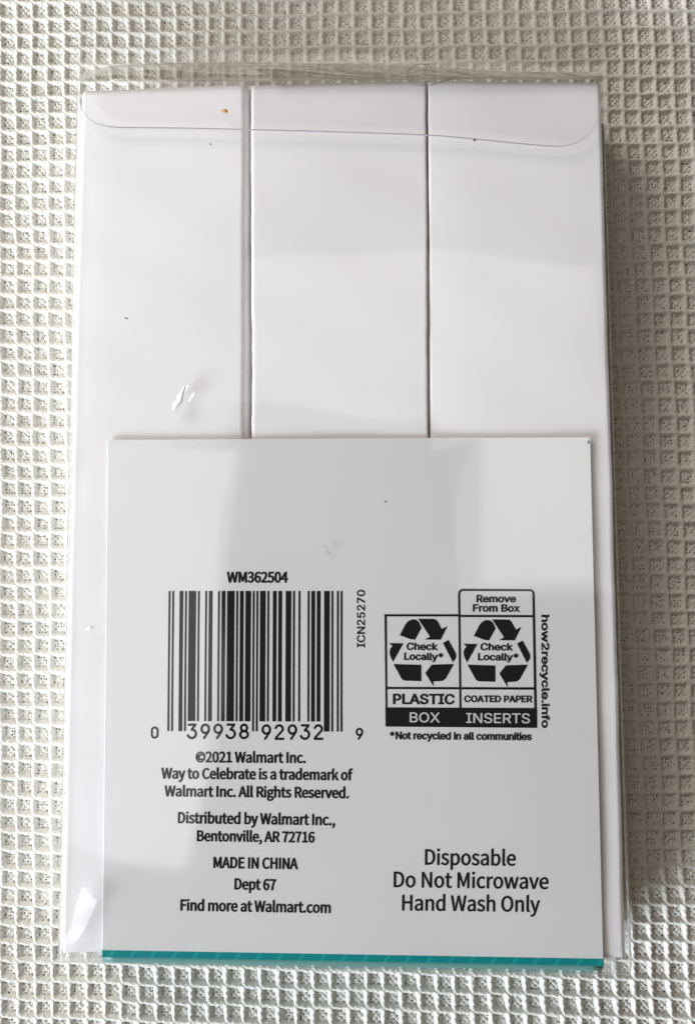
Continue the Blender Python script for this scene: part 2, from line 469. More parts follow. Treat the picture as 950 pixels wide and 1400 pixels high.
GLYPHS = {
 'humanist': {
  ' ': [78,[]],
  ',': [97,[[26,-67,48,-54,64,-38,74,-17,77,7,74,27,65,40,50,44,38,41,30,34,26,22,30,10,38,2,50,-1,54,0,49,-20,37,-36,19,-48]]],
  '.': [97,[[49,-5,60,-1,69,7,72,20,69,32,60,41,49,44,37,41,29,32,26,20,29,7,37,-1]]],
  '0': [194,[[97,-5,130,4,156,29,172,70,177,129,172,187,156,229,130,253,97,261,64,253,39,229,23,187,18,129,23,70,39,29,64,4],[97,21,77,28,62,47,52,81,48,129,52,177,62,211,77,230,97,236,117,230,133,211,143,177,146,129,143,81,133,47,117,28]]],
  '1': [194,[[31,0,172,0,172,27,120,27,120,257,96,257,42,238,42,218,88,218,88,27,31,27]]],
  '2': [194,[[15,0,177,0,177,28,106,28,64,25,105,67,137,108,157,147,165,186,159,217,144,241,121,256,90,261,67,259,47,251,30,239,14,224,33,206,48,221,66,231,86,235,112,229,128,211,133,185,126,150,104,112,68,68,15,19]]],
  '3': [194,[[92,-5,124,0,151,15,168,38,175,69,170,93,159,112,142,125,120,134,120,136,144,149,160,169,166,197,160,224,145,244,121,257,91,261,64,257,40,246,20,231,37,210,53,223,70,232,90,235,113,230,128,216,133,195,130,175,118,160,96,149,62,146,62,121,100,117,125,107,138,91,142,70,135,44,117,28,90,22,64,26,43,37,27,51,10,31,24,17,42,6,65,-2]]],
  '4': [194,[[119,0,149,0,149,71,183,71,183,96,149,96,149,257,114,257,7,92,7,71,119,71],[119,96,40,96,99,184,119,222,121,222,119,175]]],
  '5': [194,[[92,-5,123,1,150,18,169,46,176,83,170,120,153,146,128,160,98,165,60,155,67,229,163,229,163,257,39,257,30,137,47,126,61,134,75,139,90,141,118,134,137,114,143,83,139,57,127,38,110,26,89,22,62,26,42,37,26,50,9,29,24,17,42,6,64,-2]]],
  '6': [194,[[105,-5,134,1,157,18,173,45,179,79,174,114,160,139,137,154,108,159,87,156,67,145,50,129,56,179,70,212,91,229,116,235,131,233,145,226,157,215,175,235,159,249,139,258,114,261,79,254,48,230,27,187,20,123,26,67,44,27,71,3],[50,103,68,122,86,132,103,136,128,129,144,109,149,79,143,48,128,28,105,21,84,26,67,42,56,68]]],
  '7': [194,[[69,0,103,0,108,69,119,127,141,182,178,237,178,257,17,257,17,229,142,229,110,178,88,125,75,67]]],
  'A': [213,[[1,0,34,0,59,78,153,78,177,0,211,0,124,257,88,257],[67,104,79,144,105,230,106,230,132,144,145,104]]],
  'B': [230,[[35,0,117,0,156,5,187,19,207,42,214,75,210,99,200,117,183,129,162,137,162,138,183,150,195,170,200,194,193,223,175,242,147,253,111,257,35,257],[68,148,68,231,107,231,141,227,161,214,168,190,161,167,141,153,106,148],[68,26,68,123,112,123,142,120,164,111,178,97,182,76,178,54,164,38,142,29,112,26]]],
  'C': [223,[[132,-5,155,-2,176,5,195,17,211,32,193,53,176,37,156,27,133,24,100,31,75,52,59,85,54,129,59,172,76,205,101,226,134,233,155,230,172,221,187,209,204,230,187,245,163,257,134,261,89,252,53,226,29,184,20,128,29,72,52,31,88,4]]],
  'D': [241,[[35,0,101,0,152,9,190,34,212,75,220,129,212,184,189,224,152,248,99,257,35,257],[68,27,68,230,97,230,136,224,165,204,181,172,187,129,181,86,165,54,136,34,97,27]]],
  'E': [206,[[35,0,187,0,187,28,68,28,68,121,165,121,165,149,68,149,68,229,183,229,183,257,35,257]]],
  'F': [193,[[35,0,68,0,68,115,166,115,166,143,68,143,68,229,183,229,183,257,35,257]]],
  'H': [255,[[35,0,68,0,68,121,187,121,187,0,220,0,220,257,187,257,187,149,68,149,68,257,35,257]]],
  'I': [103,[[35,0,68,0,68,257,35,257]]],
  'M': [284,[[35,0,64,0,64,142,60,218,62,218,82,159,131,26,153,26,201,159,222,218,223,218,219,142,219,0,249,0,249,257,210,257,161,119,143,66,142,66,123,119,74,257,35,257]]],
  'N': [253,[[35,0,66,0,66,135,62,215,63,215,91,162,185,0,218,0,218,257,187,257,187,123,192,42,190,42,162,95,68,257,35,257]]],
  'O': [260,[[130,-5,174,5,209,31,231,74,239,129,231,185,209,226,174,252,130,261,86,252,51,226,28,185,20,129,28,74,51,31,86,5],[130,24,98,31,74,52,59,86,54,129,59,172,74,205,98,226,130,233,161,226,185,205,201,172,206,129,201,86,185,52,161,31]]],
  'R': [222,[[68,135,68,230,111,230,145,226,166,212,173,185,166,157,145,140,111,135],[176,0,213,0,147,112,171,122,189,137,201,158,205,185,199,219,180,241,152,253,116,257,35,257,35,0,68,0,68,109,114,109]]],
  'W': [307,[[63,0,102,0,140,155,153,213,154,213,167,155,206,0,245,0,298,257,267,257,239,117,225,34,223,34,205,117,169,257,140,257,104,117,86,34,85,34,69,117,42,257,9,257]]],
  'a': [197,[[76,-5,99,-1,120,9,139,23,140,23,143,0,169,0,169,117,165,149,154,174,133,189,103,195,74,191,49,182,29,170,41,148,58,158,77,165,98,168,122,161,134,144,137,120,85,111,49,97,28,77,21,49,28,20,47,2],[85,21,68,24,56,34,51,51,56,68,70,82,97,92,137,99,137,46,120,32,103,24]]],
  'b': [216,[[116,-5,147,2,173,22,192,55,199,98,194,138,179,169,155,188,123,195,102,191,82,182,63,168,64,202,64,279,32,279,32,0,58,0,61,20,62,20,79,7,98,-2],[111,22,97,24,81,30,64,42,64,142,82,156,99,165,115,168,138,163,154,149,163,127,165,98,161,66,150,42,132,28]]],
  'c': [179,[[107,-5,129,-2,150,7,169,19,155,41,142,31,127,25,110,22,86,27,67,42,55,65,51,95,56,125,68,148,87,163,111,168,125,166,137,160,149,152,165,173,150,184,132,192,110,195,75,188,46,169,26,137,18,95,25,53,44,22,72,2]]],
  'd': [217,[[97,-5,119,-1,138,9,155,22,156,22,159,0,185,0,185,279,153,279,153,206,154,173,138,185,121,192,101,195,70,188,43,168,25,137,19,95,24,53,40,21,65,2],[104,22,82,27,65,42,55,65,51,95,56,125,68,148,85,163,106,168,122,166,137,160,153,148,153,48,137,34,121,25]]],
  'e': [194,[[109,-5,133,-2,154,5,172,15,160,36,146,28,130,23,113,21,88,26,68,39,55,60,50,88,178,88,179,106,174,143,160,171,136,189,103,195,72,188,44,168,25,137,18,95,25,53,45,22,74,2],[49,110,56,135,68,154,85,166,104,169,129,163,146,143,151,110]]],
  'f': [114,[[12,164,37,164,37,0,69,0,69,164,110,164,110,190,69,190,69,220,72,241,81,253,96,258,118,252,125,277,93,283,68,279,51,266,41,247,37,221,37,190,12,188]]],
  'g': [197,[[96,-88,136,-82,166,-68,186,-47,193,-22,188,-1,176,13,155,21,126,23,89,23,69,26,59,33,56,44,59,57,68,67,96,60,123,65,145,78,160,99,166,126,164,142,158,155,150,166,189,166,189,190,123,190,96,195,69,190,46,177,31,155,25,127,29,106,38,89,50,76,50,75,40,66,32,54,29,39,31,26,37,15,46,8,46,6,31,-6,21,-21,18,-37,24,-58,40,-74,65,-84],[96,82,76,87,61,103,56,127,61,151,76,166,96,172,117,166,131,151,137,127,131,103,116,87],[101,-65,71,-61,52,-50,46,-32,48,-21,54,-10,65,0,90,-3,123,-3,144,-5,157,-13,161,-27,154,-46,133,-60]]],
  'h': [213,[[32,0,64,0,64,138,82,154,98,164,116,167,137,162,149,145,152,116,152,0,184,0,184,120,181,152,170,176,152,190,126,195,102,191,81,179,63,163,64,202,64,279,32,279]]],
  'i': [96,[[32,0,64,0,64,190,32,190],[48,229,59,232,67,239,70,251,64,266,48,271,33,266,27,251,33,235]]],
  'k': [193,[[32,0,64,0,64,50,99,92,155,0,190,0,118,113,181,190,146,190,65,90,64,90,64,279,32,279]]],
  'l': [99,[[66,-5,84,-2,80,23,73,22,67,25,64,36,64,279,32,279,32,38,36,15,47,0]]],
  'm': [324,[[32,0,64,0,64,138,81,154,97,164,112,167,132,162,144,145,147,116,147,0,179,0,179,138,196,154,212,164,227,167,247,162,259,145,263,116,263,0,294,0,294,120,291,152,280,176,262,190,237,195,215,190,194,178,174,159,164,178,146,191,121,195,100,191,80,179,62,162,62,162,58,190,32,190]]],
  'n': [214,[[32,0,64,0,64,138,82,154,98,164,116,167,137,162,149,145,152,116,152,0,184,0,184,120,181,152,170,176,152,190,126,195,102,191,81,179,62,162,62,162,58,190,32,190]]],
  'o': [212,[[106,-5,139,2,167,22,187,53,194,95,187,137,167,169,139,188,106,195,73,188,45,169,25,137,18,95,25,53,45,22,73,2],[106,22,84,27,66,42,55,65,51,95,55,125,66,148,84,163,106,168,129,163,146,148,157,125,161,95,157,65,146,42,129,27]]],
  'p': [217,[[32,-80,64,-80,64,-16,63,18,81,5,98,-2,116,-5,147,2,173,22,192,55,199,98,194,138,179,169,155,188,123,195,101,191,81,181,62,168,62,168,58,190,32,190],[111,22,97,24,81,30,64,42,64,142,82,156,99,165,115,168,138,163,154,149,163,127,165,98,161,66,150,42,132,28]]],
  'r': [136,[[32,0,64,0,64,122,79,148,95,162,112,166,131,163,137,191,116,195,96,190,78,176,62,155,62,155,58,190,32,190]]],
  's': [164,[[82,-5,112,0,133,12,146,30,151,52,146,75,132,90,114,101,93,110,73,118,58,128,52,143,56,156,68,166,88,170,103,168,117,162,131,153,146,173,130,184,110,192,87,195,59,191,39,179,26,162,22,141,30,115,51,97,77,86,98,78,114,66,120,50,116,35,104,24,83,20,62,23,44,31,27,43,11,22,31,8,56,-1]]],
  't': [132,[[92,-5,127,2,121,27,99,21,82,26,72,38,70,58,70,164,121,164,121,190,70,190,70,244,43,244,40,190,9,188,9,164,38,164,38,59,41,33,50,13,66,0]]],
  'u': [213,[[88,-5,112,0,132,12,151,30,152,30,154,0,181,0,181,190,149,190,149,55,132,37,115,26,97,23,77,28,65,45,62,74,62,190,29,190,29,70,33,38,44,14,62,0]]],
  'v': [182,[[73,0,111,0,178,190,146,190,110,82,93,26,91,26,74,82,38,190,5,190]]],
  'w': [281,[[62,0,99,0,126,102,139,157,141,157,154,103,181,0,220,0,272,190,241,190,213,80,202,27,200,27,187,80,157,190,126,190,96,80,83,27,82,27,70,80,42,190,9,190]]],
  'y': [182,[[35,-82,61,-77,80,-63,95,-42,106,-16,178,190,147,190,112,85,97,31,95,31,76,85,38,190,5,190,81,0,77,-15,67,-36,53,-50,34,-56,19,-53,13,-78]]],
  '\xa9': [291,[[146,-4,194,5,234,31,262,73,272,126,262,180,234,221,194,247,146,256,97,247,57,221,29,180,19,126,29,73,57,31,97,5],[146,12,104,20,69,44,46,80,37,126,46,173,69,209,104,232,146,240,187,232,222,209,245,173,254,126,245,80,222,44,187,20],[148,49,169,52,187,60,202,71,190,88,178,79,165,73,150,70,125,77,109,96,104,126,110,154,126,172,151,179,164,177,175,172,185,163,199,178,185,190,170,197,150,200,123,195,100,180,84,157,78,126,83,94,98,70,121,54]]]},
 'grotesque': {
  ' ': [188,[]],
  '*': [453,[[201,223,206,331,114,272,89,315,186,365,89,415,114,459,206,400,201,509,250,509,246,400,337,459,362,415,266,365,362,315,337,272,246,331,250,223]]],
  '.': [188,[[95,-4,83,-3,73,1,63,9,55,18,51,29,50,41,51,53,55,64,63,73,73,81,83,85,95,87,107,85,118,81,128,73,135,64,140,53,141,41,140,29,135,18,128,9,118,1,107,-3]]],
  '0': [453,[[227,-7,199,-5,174,1,151,11,130,24,111,41,95,62,80,86,69,113,60,144,53,178,49,214,48,254,49,294,53,330,60,364,69,395,81,422,95,447,112,467,130,484,151,498,174,508,200,514,227,516,254,514,279,508,302,498,323,484,342,467,358,447,372,422,384,395,393,364,400,330,404,294,405,254,404,214,400,178,393,144,384,113,373,86,359,62,342,41,323,24,302,11,279,1,254,-5],[227,50,250,52,271,60,290,74,303,87,313,103,323,122,330,144,336,168,340,194,343,223,344,254,343,285,340,314,336,341,330,365,323,387,313,405,303,422,290,435,271,449,250,457,227,460,203,457,182,449,163,435,151,422,140,405,131,387,123,365,117,341,113,314,110,285,109,254,110,223,113,194,117,168,123,144,131,122,140,103,151,87,163,74,182,60,203,52]]],
  '2': [453,[[64,0,64,47,234,229,282,282,311,327,320,371,319,389,315,405,308,419,298,431,287,441,273,449,224,460,205,458,188,454,172,447,159,438,148,427,139,413,132,398,128,381,127,362,66,362,67,384,71,405,77,424,86,442,102,464,121,482,143,496,162,505,182,511,203,514,225,516,247,514,268,511,288,505,306,497,328,482,346,465,361,445,372,423,379,398,381,372,371,318,336,259,267,180,153,60,153,57,389,57,389,0]]],
  '5': [453,[[221,-7,199,-6,178,-2,159,3,140,11,118,25,99,41,83,60,71,82,63,105,60,130,122,130,125,115,130,102,138,89,173,60,221,50,241,51,259,56,276,64,291,75,304,89,314,104,322,122,326,141,328,162,326,183,321,203,314,221,303,237,290,251,275,262,257,270,238,275,218,277,167,268,128,246,67,253,96,509,366,509,366,452,151,452,134,301,136,301,178,325,229,334,252,332,274,328,294,321,313,311,330,299,345,285,358,269,370,251,379,231,386,210,390,187,391,163,390,139,385,117,379,95,369,76,357,57,343,41,327,27,309,15,289,6,268,-1,245,-5]]],
  '7': [453,[[97,0,323,448,323,452,62,452,62,509,391,509,391,449,165,0]]],
  'A': [480,[[16,0,201,509,276,509,463,0,395,0,287,302,264,372,232,478,245,478,213,371,191,302,85,0],[110,142,110,199,370,199,370,142]]],
  'B': [456,[[60,0,60,509,241,509,266,508,289,504,310,499,329,491,350,477,367,461,381,442,390,421,396,398,398,374,397,353,393,336,387,320,356,286,315,267,315,262,331,260,347,254,363,245,378,234,391,220,402,203,411,184,416,161,418,136,416,111,410,88,400,67,386,48,368,31,344,18,324,10,301,4,275,1,247,0],[125,57,245,57,272,58,296,63,315,70,330,80,344,96,353,115,355,137,354,153,350,169,342,184,333,197,320,209,306,218,289,225,269,229,248,231,125,231],[125,285,238,285,288,296,302,304,314,314,323,326,330,340,335,355,336,372,333,393,326,412,313,429,294,442,270,449,240,452,125,452]]],
  'C': [510,[[267,-7,235,-5,205,1,177,11,150,25,126,42,104,63,86,88,70,115,57,146,48,179,42,215,40,254,42,293,48,329,57,362,70,393,86,421,104,445,126,466,150,484,177,498,205,508,235,514,267,516,340,504,362,496,383,485,402,471,419,456,435,438,448,418,459,397,467,373,473,348,408,348,389,395,357,428,315,449,267,456,245,454,223,450,203,443,184,432,166,419,150,403,137,385,125,364,116,340,109,314,105,285,103,254,105,223,109,194,116,168,125,145,137,123,151,105,166,89,184,76,203,66,223,59,245,54,267,53,315,60,357,81,389,114,408,160,473,160,467,135,459,112,448,91,435,71,420,53,402,38,383,24,363,13,341,5,317,-2,293,-6]]],
  'D': [502,[[219,0,96,0,96,57,215,57,244,58,272,63,296,70,318,81,337,94,354,110,368,128,379,149,388,172,394,198,398,226,399,255,398,285,394,312,388,337,379,361,368,381,354,399,338,415,320,428,299,438,275,446,249,450,221,452,93,452,93,509,225,509,261,507,294,501,325,492,353,478,377,461,399,441,418,418,433,391,446,361,455,329,460,293,462,255,460,217,455,181,446,149,433,119,417,92,398,68,376,48,351,31,322,17,291,8,256,2],[125,509,125,0,60,0,60,509]]],
  'E': [419,[[60,0,60,509,372,509,372,452,125,452,125,286,355,286,355,229,125,229,125,57,375,57,375,0]]],
  'F': [410,[[60,0,60,509,369,509,369,452,125,452,125,278,346,278,346,221,125,221,125,0]]],
  'I': [300,[[31,0,31,57,118,57,118,452,31,452,31,509,269,509,269,452,183,452,183,57,269,57,269,0]]],
  'L': [393,[[60,0,60,509,125,509,125,57,361,57,361,0]]],
  'N': [523,[[60,0,60,509,136,509,343,183,363,151,388,107,414,55,405,54,401,108,399,157,399,195,399,509,463,509,463,0,387,0,202,290,177,331,148,381,108,452,119,454,122,384,124,328,125,291,125,0]]],
  'O': [533,[[267,-7,235,-5,205,1,177,11,150,25,126,42,105,63,86,88,70,115,57,146,48,179,42,215,40,254,42,293,48,329,57,362,70,393,86,421,105,445,126,466,150,484,177,498,205,508,235,514,267,516,299,514,329,508,357,498,384,484,408,466,429,445,448,421,464,393,477,362,486,329,491,293,493,254,491,215,486,179,477,146,464,115,448,88,429,63,408,42,384,25,357,11,329,1,299,-5],[267,53,289,54,310,59,330,66,349,76,367,89,383,105,396,123,408,144,418,168,425,194,429,223,430,254,429,286,425,314,418,341,408,365,396,386,383,404,367,420,349,433,330,443,310,450,289,454,267,456,245,454,223,450,203,443,184,433,167,420,151,404,137,385,125,364,116,340,109,314,105,285,103,254,105,223,109,194,116,168,125,144,137,123,151,105,167,89,184,76,203,66,223,59,245,54]]],
  'P': [445,[[60,0,60,509,235,509,263,507,289,503,312,497,332,487,350,476,366,462,379,447,390,430,398,411,404,391,407,370,409,348,407,325,404,304,398,284,390,265,379,248,366,233,350,219,332,207,312,198,289,191,263,187,235,186,109,186,109,242,233,242,257,244,279,248,297,256,312,266,324,279,333,294,339,310,343,328,344,348,343,367,339,385,333,402,324,416,312,428,297,439,279,446,257,451,232,452,125,452,125,0]]],
  'R': [449,[[60,0,60,509,236,509,264,507,290,504,313,497,333,489,356,473,376,455,390,433,399,415,405,395,408,374,409,352,408,330,405,309,399,290,390,271,376,250,356,232,333,217,312,209,289,203,264,199,236,198,96,198,96,255,234,255,258,256,280,260,298,267,313,276,325,287,334,300,340,316,344,333,345,352,344,371,340,389,334,405,325,419,313,430,298,440,279,446,258,451,233,452,125,452,125,0],[353,0,230,229,303,229,428,0]]],
  'S': [447,[[224,-9,197,-8,172,-4,149,1,128,9,108,19,91,31,76,45,64,60,54,77,46,96,41,115,38,137,104,137,108,118,114,102,123,88,136,76,150,66,166,59,224,49,246,50,267,54,286,60,303,69,317,79,329,92,338,106,344,122,346,139,344,154,340,168,332,179,296,205,245,222,184,239,154,249,128,260,105,274,86,289,71,307,60,326,54,348,52,372,54,400,62,425,75,448,87,463,102,476,119,488,138,498,158,506,180,511,203,514,227,516,252,514,275,511,296,505,316,498,340,484,360,468,377,449,390,427,398,403,401,378,337,378,332,402,320,421,302,437,286,447,267,453,247,457,225,459,204,457,185,454,167,448,152,440,139,430,129,418,121,405,117,391,115,376,117,359,122,345,131,334,169,308,212,293,264,279,312,264,359,238,395,198,402,180,407,161,408,139,406,112,399,87,386,64,374,48,360,34,343,21,323,11,302,2,278,-4,252,-8]]],
  'T': [449,[[32,452,32,509,417,509,417,452,257,452,257,0,193,0,193,452]]],
  'X': [474,[[18,0,217,284,217,236,29,509,104,509,178,400,204,361,223,329,243,292,232,292,252,329,272,361,298,400,374,509,446,509,259,239,259,287,456,0,382,0,292,129,268,165,250,195,230,231,244,231,225,196,206,166,182,129,91,0]]],
  'a': [389,[[160,-9,137,-7,115,-3,94,5,76,15,60,29,48,45,38,63,32,84,30,108,32,128,36,146,43,161,53,174,64,184,78,193,125,211,178,220,234,227,265,235,273,243,276,255,276,257,267,297,240,322,196,331,149,322,118,301,100,274,41,291,51,313,64,331,79,346,95,358,114,368,133,375,194,384,239,379,286,360,300,350,312,336,322,320,330,301,335,278,337,251,337,0,277,0,277,52,272,52,252,25,215,1],[170,45,192,47,211,51,228,59,242,68,254,80,263,93,270,108,274,122,276,138,276,190,259,182,231,176,200,171,175,168,134,159,103,139,97,130,93,118,92,105,102,72,130,52]]],
  'c': [396,[[207,-8,182,-7,159,-2,137,6,117,16,98,30,82,46,68,64,56,85,46,108,40,133,36,159,34,187,36,216,40,243,46,268,56,291,68,312,82,330,98,346,117,360,137,371,159,378,182,383,207,384,260,377,305,356,340,322,362,277,303,262,290,289,270,311,242,325,207,330,184,328,163,321,145,310,130,296,118,278,108,258,102,236,98,212,96,187,98,163,102,139,108,117,118,97,130,80,145,66,163,55,184,49,207,46,243,52,271,66,292,89,304,117,363,102,341,56,306,21,261,-1]]],
  'd': [424,[[195,-8,172,-7,151,-2,130,5,111,16,94,29,79,45,66,64,55,84,46,108,39,133,35,160,34,189,35,218,39,245,46,270,55,293,66,313,79,332,95,347,112,361,131,371,151,378,173,383,196,384,218,383,237,379,253,373,287,346,306,319,311,319,311,509,372,509,372,0,313,0,313,59,307,59,287,31,252,4,236,-3,217,-7],[205,47,226,49,246,55,263,65,278,78,290,95,299,115,306,138,310,162,312,189,310,216,306,241,300,263,290,282,278,299,263,312,246,322,227,328,205,330,182,328,162,322,145,311,130,298,118,281,108,261,102,239,98,215,96,189,98,163,102,139,109,117,118,97,130,80,145,66,162,55,182,49]]],
  'e': [404,[[212,-8,185,-7,161,-2,138,6,117,16,98,30,82,46,68,64,56,85,46,108,40,132,35,159,34,187,35,215,39,242,46,267,55,290,67,311,81,329,97,346,115,359,135,370,157,378,180,383,205,384,266,374,285,366,303,355,319,341,334,324,347,305,357,282,363,263,368,242,370,219,371,194,371,169,75,169,75,221,338,221,310,202,308,226,304,248,298,269,288,286,277,301,263,314,246,323,227,328,205,330,183,328,164,323,146,313,131,301,119,286,109,270,102,251,97,231,96,211,96,178,98,151,102,127,110,106,121,88,135,73,151,61,169,53,190,48,212,46,254,53,285,73,306,105,365,91,358,72,348,55,335,39,320,26,302,14,283,4,261,-3,237,-7]]],
  'f': [254,[[228,379,228,327,6,327,6,379],[81,0,81,432,82,452,87,470,96,486,107,499,120,510,135,519,187,530,222,527,243,521,227,468,215,472,195,474,178,472,164,468,154,460,147,449,143,435,142,419,142,0]]],
  'h': [410,[[114,227,114,0,53,0,53,509,114,509,114,287,102,287,112,312,124,332,137,349,152,362,175,374,200,382,227,384,252,383,275,377,295,369,313,356,328,340,341,321,348,304,353,285,356,264,357,240,357,0,296,0,296,235,293,263,286,286,273,304,256,318,235,326,210,329,192,328,176,324,161,317,147,308,136,297,126,283,119,266,115,248]]],
  'i': [167,[[53,0,53,379,114,379,114,0],[84,443,73,444,63,448,54,455,47,463,43,472,41,483,43,494,47,504,54,512,63,518,73,522,84,524,95,522,105,518,114,512,121,504,125,494,126,483,125,472,121,463,114,455,105,448,95,444]]],
  'k': [381,[[110,137,110,212,121,212,284,379,360,379,184,199,177,199],[53,0,53,509,114,509,114,0],[294,0,148,186,191,229,372,0]]],
  'l': [189,[[139,-2,112,0,91,8,74,20,62,37,55,59,53,84,53,509,114,509,114,99,120,62,130,54,146,52,160,53,170,54,181,3,162,-1]]],
  'm': [610,[[53,0,53,379,112,379,112,295,108,295,114,314,122,331,132,346,172,376,219,386,245,383,268,375,287,361,303,342,314,320,321,295,312,295,318,312,326,329,337,343,381,375,437,386,458,385,478,380,497,372,514,361,529,346,541,328,550,307,555,283,557,255,557,0,496,0,496,254,493,279,485,298,473,313,456,323,438,329,419,330,402,329,387,326,374,320,345,290,335,247,335,0,274,0,274,260,272,280,265,297,253,311,238,322,220,328,199,330,158,320,145,312,135,302,126,289,119,274,115,257,114,238,114,0]]],
  'n': [410,[[114,227,114,0,53,0,53,379,112,379,112,287,102,287,112,312,124,332,137,349,152,362,175,374,200,382,227,384,252,383,275,377,295,369,313,356,328,340,341,321,348,304,353,285,356,264,357,240,357,0,296,0,296,235,293,263,286,286,273,304,256,318,235,326,210,329,192,328,176,324,161,317,147,308,136,297,126,283,119,266,115,248]]],
  'o': [415,[[207,-8,182,-7,159,-2,137,6,117,16,98,30,82,46,68,64,56,85,46,108,40,133,36,159,34,187,36,216,40,243,46,268,56,291,68,312,82,330,98,346,117,360,137,371,159,378,182,383,207,384,233,383,256,378,278,371,299,360,317,346,333,330,347,312,359,291,369,268,376,243,380,216,381,187,380,159,376,133,369,108,359,85,347,64,333,46,317,30,299,16,278,6,256,-2,233,-7],[207,46,231,49,252,55,270,66,285,80,298,97,307,117,314,139,318,163,319,187,318,212,314,236,307,258,298,278,285,296,270,310,252,321,231,328,207,330,184,328,163,321,145,310,130,296,118,278,108,258,102,236,98,212,96,187,98,163,102,139,108,117,118,97,130,80,145,66,163,55,184,49]]],
  'r': [259,[[53,0,53,379,112,379,112,321,115,321,124,339,137,354,152,367,171,377,191,383,213,385,229,384,243,384,243,322,230,324,207,326,190,324,174,321,159,315,146,306,135,296,126,284,119,269,115,254,114,237,114,0]]],
  's': [365,[[182,-8,157,-7,133,-3,112,3,93,12,76,24,62,38,50,54,41,73,36,94,94,107,101,87,111,72,124,60,141,52,160,47,181,45,206,47,227,53,244,62,258,74,265,88,268,103,266,115,262,126,254,136,243,144,229,150,212,155,149,170,125,177,104,186,87,196,72,208,58,227,50,249,47,274,49,295,55,314,65,332,79,347,95,360,115,370,137,378,161,383,187,384,212,383,234,379,254,372,271,363,286,352,299,339,324,290,268,277,262,291,254,304,243,316,228,325,210,331,187,333,166,331,147,326,131,317,119,305,111,292,109,277,110,264,115,253,124,243,172,223,229,209,254,202,275,194,292,183,306,171,320,153,328,131,331,107,329,85,323,65,312,47,298,31,281,18,260,6,236,-2,210,-7]]],
  't': [227,[[204,379,204,327,6,327,6,379],[65,471,126,471,126,98,127,83,130,70,136,61,144,55,156,51,170,50,185,51,202,54,213,2,192,-3,168,-4,145,-3,125,2,107,10,92,21,77,41,68,64,65,93]]],
  'u': [410,[[182,-5,158,-3,135,2,115,11,97,23,82,39,69,59,62,76,57,95,54,116,53,139,53,379,114,379,114,144,116,117,124,94,137,75,154,61,175,53,200,50,218,51,234,55,249,62,263,71,274,83,283,97,290,113,295,132,296,153,296,379,357,379,357,0,298,0,298,92,307,92,297,67,286,47,272,30,257,17,234,5,209,-3]]],
  'v': [389,[[163,0,17,379,84,379,165,155,187,87,206,21,184,21,203,87,224,155,305,379,371,379,226,0]]],
  'w': [567,[[138,0,23,379,87,379,133,214,154,137,175,41,165,41,186,135,206,214,252,379,316,379,362,214,382,136,402,41,391,41,413,135,434,214,480,379,545,379,429,0,368,0,319,172,305,225,291,280,277,338,291,338,277,280,263,225,248,172,199,0]]],
  'x': [379,[[21,0,171,218,171,171,29,379,100,379,147,306,179,253,207,206,175,206,202,253,233,306,282,379,352,379,209,169,209,214,358,0,287,0,231,85,200,136,173,182,205,182,178,136,148,85,91,0]]],
  'y': [389,[[47,-139,61,-86,71,-87,104,-89,130,-74,151,-36,163,-1,17,379,84,379,165,155,187,87,206,21,184,21,202,87,224,155,305,379,371,379,204,-58,177,-107,139,-136,91,-145,65,-143]]]}}


def signed_area(c):
    return 0.5 * sum(c[i][0] * c[(i + 1) % len(c)][1] - c[(i + 1) % len(c)][0] * c[i][1] for i in range(len(c)))


def offset_poly(c, d):
    """Push a counter-clockwise contour outward (clockwise: inward to the hole) by d."""
    n = len(c); out = []
    for i in range(n):
        p0, p1, p2 = c[i - 1], c[i], c[(i + 1) % n]
        e1 = (p1[0] - p0[0], p1[1] - p0[1]); e2 = (p2[0] - p1[0], p2[1] - p1[1])
        l1 = math.hypot(*e1) or 1e-9; l2 = math.hypot(*e2) or 1e-9
        n1 = (e1[1] / l1, -e1[0] / l1); n2 = (e2[1] / l2, -e2[0] / l2)
        k = 1 + n1[0] * n2[0] + n1[1] * n2[1]
        k = max(k, 0.5)
        out.append((p1[0] + d * (n1[0] + n2[0]) / k, p1[1] + .6 * d * (n1[1] + n2[1]) / k))
    return out


